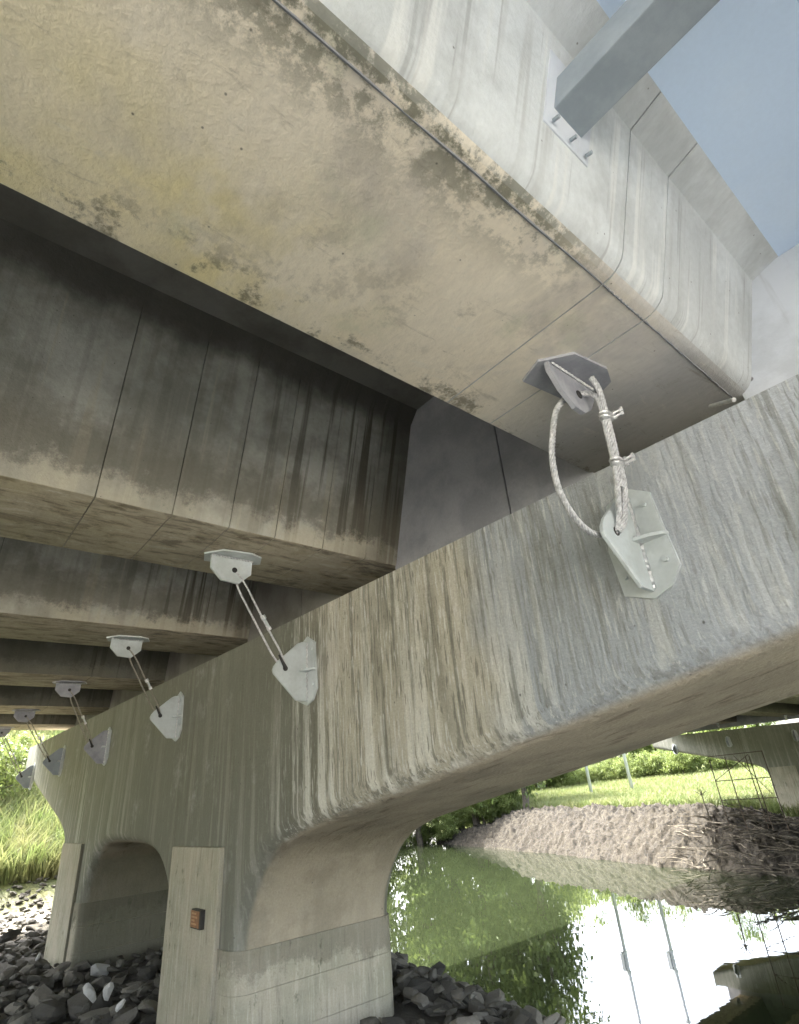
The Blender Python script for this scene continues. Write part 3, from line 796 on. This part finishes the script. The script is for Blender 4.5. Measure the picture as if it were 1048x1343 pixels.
        bm = bmesh.new(); tube(bm, [e, C_ + Vector((0, -.018, 0))], [.008, .016], 8); mk('end_socket', bm, M['black'], cr)
for i in (3, 4, 5):
    copy_tree(CB[i], (PIER2, 0, 0), ['bracket on the far pier cap hidden behind its column', 'dark bracket on the far pier cap above its column', 'small bracket at the tip of the far pier cap'][i - 3], 'brackets on the far pier')
    copy_tree(GB[i], (PIER2, 0, 0), ['eye plate under the far fourth girder', 'eye plate under the far fifth girder', 'eye plate under the far outermost girder'][i - 3], 'eye plates at the far pier')

# small pipe end and brown marker box on the pier
bm = bmesh.new(); tube(bm, [(2.62, .62, 1.545), (2.52, .50, 1.46)], .011, 8)
o = mk('pipe_stub', bm, M['clamp']); tag(o, 'short white pipe end poking out above the cap beside the nearest girder', 'pipe')
mb = empty('marker_box', (X0 - .04, 5.72, -.84), 'small rust brown marker box on the pale column face', 'marker box')
bm = bmesh.new(); box(bm, (X0 - .085, 5.62, -.915), (X0 - .04, 5.83, -.775), .004); mk('box_body', bm, M['black'], mb)  # body coloured black for the shade on its side face
bm = bmesh.new(); box(bm, (X0 - .089, 5.645, -.905), (X0 - .084, 5.825, -.785)); mk('face_plate', bm, M['plate_brown'], mb)
for k, (za, yw) in enumerate(((-.805, .10), (-.83, .12), (-.855, .07), (-.88, .11))):
    bm = bmesh.new(); box(bm, (X0 - .0925, 5.80 - yw, za - .006), (X0 - .0885, 5.80, za + .006)); mk('raised_mark', bm, M['plate_mark'], mb)

# ---- utility poles beyond the meadow
for k, (px_, py_) in enumerate(((46.5, 30.6), (48.5, 27.9))):
    zg = float(height(px_, py_)) - .2
    dp = empty('utility_pole', (px_, py_, zg), ['tall pale utility pole beyond the meadow, mirrored whole in the middle of the water', 'tall pale utility pole beyond the meadow, mirrored just left of the dark pier reflection'][k], 'utility pole', 'utility poles beyond the meadow')
    bm = bmesh.new(); tube(bm, [(px_, py_, zg), (px_, py_, zg + 15)], [.14, .09], 10); mk('pole', bm, M['pipe'], dp, smooth=True)
    for zz in (4.4, 5.6, 9.5 - k):
        bm = bmesh.new(); tube(bm, [(px_, py_, zz), (px_, py_, zz + .16)], .17, 10); mk('band', bm, M['galv'], dp)
    bm = bmesh.new(); box(bm, (px_ - .9, py_ - .06, zg + 14.2), (px_ + .9, py_ + .06, zg + 14.35)); mk('crossarm', bm, M['galv'], dp)
    bm = bmesh.new(); box(bm, (px_ - .2, py_ + .1, 4.55), (px_ + .2, py_ + .35, 5.6)); mk('meter_box', bm, M['pipe'], dp)

# ---- scaffold frame beside the far pier
sf = empty('scaffold_frame', (27.5, 11.2, -2.3), 'thin rusty scaffold of bars standing on the earth bank by the far pier', 'scaffold')
def bar(a, b, r=.022):
    bm = bmesh.new(); tube(bm, [a, b], r, 6); mk('bar', bm, M['rust'], sf)
SX = 27.3
posts = [(SX, 11.75), (SX + .2, 11.15), (SX, 10.1), (SX, 9.55), (SX + 1.2, 10.7)]
for (a, b) in posts: bar((a, b, -2.5), (a, b, .42 - random.uniform(0, .2)))
for z_ in (.35, -.62, -1.35): bar((SX, 11.75, z_), (SX, 9.55, z_ + .02), .018)
bar((SX, 11.75, -.6), (SX, 10.1, .3), .014); bar((SX, 11.75, -1.4), (SX + .1, 10.6, -1.9), .014); bar((SX, 10.7, .3), (SX, 9.7, -1.2), .014)
bar((SX, 10.1, .1), (SX + 1.2, 10.7, .05), .014)
bm = bmesh.new(); tube(bm, [(28.5, 13.0, -2.2), (28.45, 13.05, -.95)], [.035, .022], 6)
for k in range(6):
    a = k * 1.05; tube(bm, [(28.45, 13.05, -1.15), (28.45 + .02, 13.05 + .25 * math.cos(a), -1.0 + .18 * math.sin(a))], .014, 4)
o = mk('wooden_stake', bm, M['bark']); tag(o, 'dark wooden stake with a ragged top on the bank left of the scaffold', 'stake')

# ------------------------------------------------------------------ riprap
def hull_rock(seed, flat, npts=22):
    r = random.Random(seed); bm = bmesh.new()
    for _ in range(npts):
        v = Vector((r.gauss(0, 1), r.gauss(0, 1), r.gauss(0, 1))).normalized() * r.uniform(.85, 1.05)
        bm.verts.new((v.x * 1.25, v.y * r.uniform(.7, .85), v.z * flat))
    res = bmesh.ops.convex_hull(bm, input=bm.verts)
    junk = [g for g in res['geom_interior'] if isinstance(g, bmesh.types.BMVert)]
    if junk: bmesh.ops.delete(bm, geom=junk, context='VERTS')
    bmesh.ops.recalc_face_normals(bm, faces=bm.faces)
    me = bpy.data.meshes.new('stone'); bm.to_mesh(me); bm.free(); return me
rocks = [hull_rock(k, [.38, .5, .6, .45][k % 4]) for k in range(14)]
for m_ in rocks: m_.materials.append(M['rock'])
RI = R.inverted()
def in_view(p):
    c = RI @ Vector(p)
    if c.z > -.1: return None
    u, v = 524 + 722.4 * c.x / -c.z, 671.5 - 722.4 * c.y / -c.z
    return (u, v) if (-60 < u < 1110 and -60 < v < 1420) else None
rp = struct(link(bpy.data.objects.new('riprap', None))); rp.location = (2.5, 8, -1.8)
cands = []
rr_ = random.Random(11)
def add_rocks(nr, xr, yr, smin, smax, lift):
    for _ in range(nr):
        x = rr_.uniform(*xr); y = rr_.uniform(*yr)
        inside = (X0 - .12 < x < X0 + 1.75) and (4.95 < y < 6.85 or 9.9 < y < 11.8)
        if inside: continue
        if x > float(shore_near(np.array(y))) + .5: continue
        s = smin + (smax - smin) * rr_.random() ** 1.6
        z = float(height(x, y)) + rr_.uniform(-.02, lift)
        pq = in_view((x, y, z))
        if x > 4.1 and (pq is None or pq[1] < 1258 + (pq[0] - 520) * .40): continue
        cands.append((x, y, z, s, rr_.randrange(14), (rr_.uniform(-.5, .5), rr_.uniform(-.5, .5), rr_.uniform(0, 6.28))))
add_rocks(2600, (-.6, 7.8), (4.0, 14.2), .05, .13, .10)
add_rocks(420, (-.6, 7.6), (4.0, 13.5), .11, .19, .12)
add_rocks(1100, (4.2, 8.6), (1.8, 7.6), .05, .13, .20)
add_rocks(1500, (-2, 8), (13.8, 18.5), .04, .11, .03)
vis = []; rest = []
for c in cands:
    p = in_view(c[:3]); u = (c[3] / math.hypot(c[0], c[1])) if p else 0
    seen = p and (p[0] < 240 or (p[0] > 500))
    (vis if seen else rest).append((u, c))
vis.sort(key=lambda t: -t[0])
for u, c in vis[:285]:
    o = link(bpy.data.objects.new('stone', rocks[c[4]])); o.parent = rp
    o.location = Vector(c[:3]) - rp.location; o.scale = (c[3],) * 3; o.rotation_euler = c[5]
bm = bmesh.new()
for u, c in vis[285:] + rest:
    m_ = rocks[c[4]]; k0 = len(bm.verts); bm.from_mesh(m_); bm.verts.ensure_lookup_table()
    from mathutils import Euler
    Mx = Matrix.Translation(c[:3]) @ Euler(c[5]).to_matrix().to_4x4() @ Matrix.Scale(c[3], 4)
    for v in bm.verts[k0:]: v.co = Mx @ v.co
o = mk('small_stones', bm, M['rockmass'], rp); stuff(o)
# pale stones picked out on the heap
for k, (x, y, s) in enumerate(((2.10, 7.55, .15), (2.25, 7.15, .16), (1.95, 7.05, .11), (1.62, 7.0, .12), (1.9, 8.4, .12), (1.6, 9.6, .12))):
    pass
wh = simple("pale_stone", (.55, .55, .53), (.42, .42, .40), 9, .8, .4, .01)
for k, (pu, pv, s) in enumerate(((118, 1302, .085), (143, 1300, .08), (158, 1318, .045), (50, 1255, .04))):
    d = R @ Vector((pu - 524, -(pv - 671.5), -722.4)); x, y = d.x * (-1.5 / d.z), d.y * (-1.5 / d.z)
    m_ = hull_rock(50 + k, .6); m_.materials.append(wh)
    o = link(bpy.data.objects.new('stone', m_)); o.parent = rp; o['label'] = 'pale angular stone'
    o.location = Vector((x, y, max(-1.5, float(height(x, y)) + .16))) - rp.location; o.scale = (s, s * .9, s); o.rotation_euler = (.5, .9, k * 1.3)

# ------------------------------------------------------------------ vegetation
def quads(cent, size, up=.3, aspect=1.7, r=rng):
    n = len(cent)
    a = r.normal(size=(n, 3)); a[:, 2] *= up; a /= np.linalg.norm(a, axis=1)[:, None]
    b = r.normal(size=(n, 3)); b -= a * (a * b).sum(1)[:, None]; b /= np.linalg.norm(b, axis=1)[:, None]
    s = size * r.uniform(.6, 1.3, (n, 1))
    A = a * s * .5; B = b * s * aspect * .5
    v = np.stack([cent - B, cent + A * .9, cent + B, cent - A * .9], 1).reshape(-1, 3)
    f = np.arange(n * 4).reshape(n, 4)
    return v, f
def crown_pts(n_cl, per, rx, rz, h0, seed, gap=.5):
    r = np.random.default_rng(seed)
    u = r.normal(size=(n_cl, 3)); u /= np.linalg.norm(u, axis=1)[:, None]
    rad = r.uniform(.35, 1., (n_cl, 1)) ** .6
    c = u * rad * np.array([rx, rx, rz]) * (1 + .25 * r.normal(size=(n_cl, 1)))
    c[:, 2] += h0 + rz
    c = c[c[:, 2] > h0 * .6]
    p = (c[:, None, :] + r.normal(size=(len(c), per, 3)) * np.array([gap, gap, gap * .7])).reshape(-1, 3)
    return c, p
def tree_meshes(kind, seed):
    if kind == 'tall': rx, rz, h0, nc, per, sz, lf = 2.3, 4.2, 1.6, 85, 80, .17, M['leaf1']
    elif kind == 'poplar': rx, rz, h0, nc, per, sz, lf = 1.5, 3.0, 1.2, 65, 75, .16, M['leaf2']
    else: rx, rz, h0, nc, per, sz, lf = 2.6, 2.2, .8, 75, 80, .17, M['leaf3']
    c, p = crown_pts(nc, per, rx, rz, h0, seed, .38)
    v, f = quads(p, sz)
    cm = bpy.data.meshes.new('crown'); fast(cm, v, f); cm.materials.append(lf)
    bm = bmesh.new(); H = h0 + rz * 1.6
    tr = [Vector((.12 * math.sin(k * 1.3 + seed), .12 * math.cos(k + seed), H * k / 6 - .3)) for k in range(7)]
    tube(bm, tr, [.20 - .027 * k for k in range(7)], 7)
    r = random.Random(seed)
    for k in range(9):
        t = r.uniform(.25, .85); b0 = tr[int(t * 6)]; e = Vector(c[r.randrange(len(c))])
        tube(bm, [b0, b0.lerp(e, .5) + Vector((0, 0, .15)), e], [.07, .045, .015], 5)
    tm = bpy.data.meshes.new('trunk'); bm.to_mesh(tm); bm.free(); tm.materials.append(M['bark'])
    return cm, tm
TM = {k: [tree_meshes(k, s + 10) for s in range(3)] for k in ('tall', 'poplar', 'low')}
def plant(name, kind, x, y, s, rot, label, cat, group, v=0, zz=None):
    cm, tm = TM[kind][v % 3]
    t = empty(name, (x, y, float(height(x, y)) - .1 if zz is None else zz), label, cat, group); t.rotation_euler.z = rot; t.scale = (s, s, s)
    for nm, me in (('crown', cm), ('trunk', tm)):
        o = link(bpy.data.objects.new(nm, me)); o.parent = t
kinds = {'tall': 'tall loose crowned tree', 'poplar': 'narrow dark green tree', 'low': 'spreading light green tree'}
T = []
for (az, dist, kind, s) in [(39.3, 50, 'poplar', 1.5), (41.5, 55, 'tall', 1.45), (44, 52, 'tall', 1.55), (46.5, 57, 'tall', 1.6), (49, 53, 'tall', 1.5), (52, 58, 'tall', 1.5), (37.5, 72, 'low', 1.35),
                            (36.3, 80, 'poplar', 1.05), (34, 79, 'low', 1.25), (31.5, 82, 'poplar', 1.15), (29.3, 80, 'low', 1.3), (26.8, 82, 'low', 1.35), (24.2, 84, 'tall', .95), (22, 80, 'low', 1.35), (43, 62, 'low', 1.5), (47.5, 66, 'low', 1.6), (19, 85, 'tall', 1.1)]:
    T.append((az, dist, kind, s))
T.sort()
pos_words = ['rightmost', 'second from the right', 'third from the right', 'fourth from the right', 'fifth from the right', 'sixth from the right', 'seventh from the right', 'eighth from the right', 'middle', 'eighth from the left', 'seventh from the left', 'sixth from the left', 'fifth from the left', 'fourth from the left', 'third from the left', 'second from the left', 'leftmost']
for k, (az, d, kind, s) in enumerate(T):
    a = math.radians(az)
    plant('broadleaf_tree', kind, d * math.cos(a), d * math.sin(a), s, k * 1.7, kinds[kind] + ' on the far bank, ' + pos_words[k] + ' of the row', 'tree', 'trees on the far bank', k)
# bushes behind the far bank crest
B_ = []
for k in range(34):
    az = 20.5 + k * .98 + random.uniform(-.3, .3); d = (74 if az < 40 else 52.5) + random.uniform(-2, 3)
    B_.append((az, d, random.uniform(.42, .66) if az < 40 else random.uniform(.35, .5)))
for k, (az, d, s) in enumerate(B_):
    a = math.radians(az)
    plant('bush', 'low', d * math.cos(a), d * math.sin(a), s, k * 2.1, 'light green bush in the hedge behind the far meadow', 'bush', 'hedge bushes behind the far meadow', k)
# left bank beyond the bridge edge
L_ = []
rl = random.Random(5)
for k in range(26):
    L_.append((rl.uniform(-6, 9), 22 + rl.uniform(0, 20), rl.uniform(.30, .62)))
for k, (x, y, s) in enumerate(L_):
    plant('bush', 'low', x, y, s, k * 1.9, 'leafy bush among tall grass on the sunny slope at the left', 'bush', 'bushes on the left slope', k)
for k, (x, y, s) in enumerate(((-2, 44, 1.3), (4, 46, 1.4), (10, 45, 1.2), (0, 50, 1.5), (-8, 46, 1.3))):
    plant('broadleaf_tree', 'low', x, y, s, k * 2.3, ['round green tree on top of the left slope', 'wide green tree closing the left slope top', 'green tree at the slope end nearest the river', 'tall green tree behind the left slope', 'green tree far up the left slope, mostly outside the frame'][k], 'tree', 'trees on the left slope', k)

def blades(x, y, h, w, lean=.35, seed=3, drop=0.):
    r = np.random.default_rng(seed); n = len(x)
    z = height(x, y) + drop
    a = r.uniform(0, 2 * np.pi, n); hh = h * r.uniform(.55, 1.25, n)
    dx, dy = np.cos(a), np.sin(a); lx = r.normal(size=n) * lean * hh; ly = r.normal(size=n) * lean * hh
    b0 = np.stack([x - dx * w, y - dy * w, z], 1); b1 = np.stack([x + dx * w, y + dy * w, z], 1)
    m0 = np.stack([x - dx * w * .8 + lx * .35, y - dy * w * .8 + ly * .35, z + hh * .6], 1); m1 = np.stack([x + dx * w * .8 + lx * .35, y + dy * w * .8 + ly * .35, z + hh * .6], 1)
    tp = np.stack([x + lx, y + ly, z + hh], 1)
    v = np.stack([b0, b1, m1, m0, tp], 1).reshape(-1, 3)
    k = np.arange(n)[:, None] * 5
    f = np.concatenate([k + np.array([[0, 1, 2]]), k + np.array([[0, 2, 3]]), k + np.array([[3, 2, 4]])], 0)
    return v, f
# tall grass on the left slope
n_ = 90000
x = rng.uniform(-7, 10, n_); y = 18.2 + rng.uniform(0, 1, n_) ** 1.3 * 24
keep = fbm(x * .6, y * .6, 3, 21) > -.12; x, y = x[keep], y[keep]
v, f = blades(x, y, .75, .018, .4, 5); stuff(mesh_np('tall_grass', v, f, M['reed']))
# meadow behind the far bank
n_ = 120000
az = np.radians(rng.uniform(17, 56, n_)); d = 34 + rng.uniform(0, 1, n_) ** 1.2 * 48
x, y = d * np.cos(az), d * np.sin(az); keep = (x - shore_far(y)) > 7.2; x, y = x[keep], y[keep]
v, f = blades(x, y, .55, .03, .4, 6); stuff(mesh_np('meadow_grass', v, f, M['grass']))
# brush and cut branches on the bank near the far pier
bm = bmesh.new(); rb = random.Random(4)
for _ in range(260):
    a = math.radians(rb.uniform(17, 27)); d = rb.uniform(26.8, 32.5); x, y = d * math.cos(a), d * math.sin(a)
    z = float(height(x, y)) + rb.uniform(.1, .35); th = rb.uniform(0, 3.14); L = rb.uniform(.4, 1.7); t = rb.uniform(-.12, .22)
    p = Vector((x, y, z)); e = p + Vector((math.cos(th), math.sin(th), t)) * L; m_ = p.lerp(e, .5) + Vector((0, 0, rb.uniform(-.05, .12)))
    tube(bm, [p, m_, e], [rb.uniform(.012, .035), .02, .008], 4)
stuff(mk('brush_pile', bm, M['twig']))
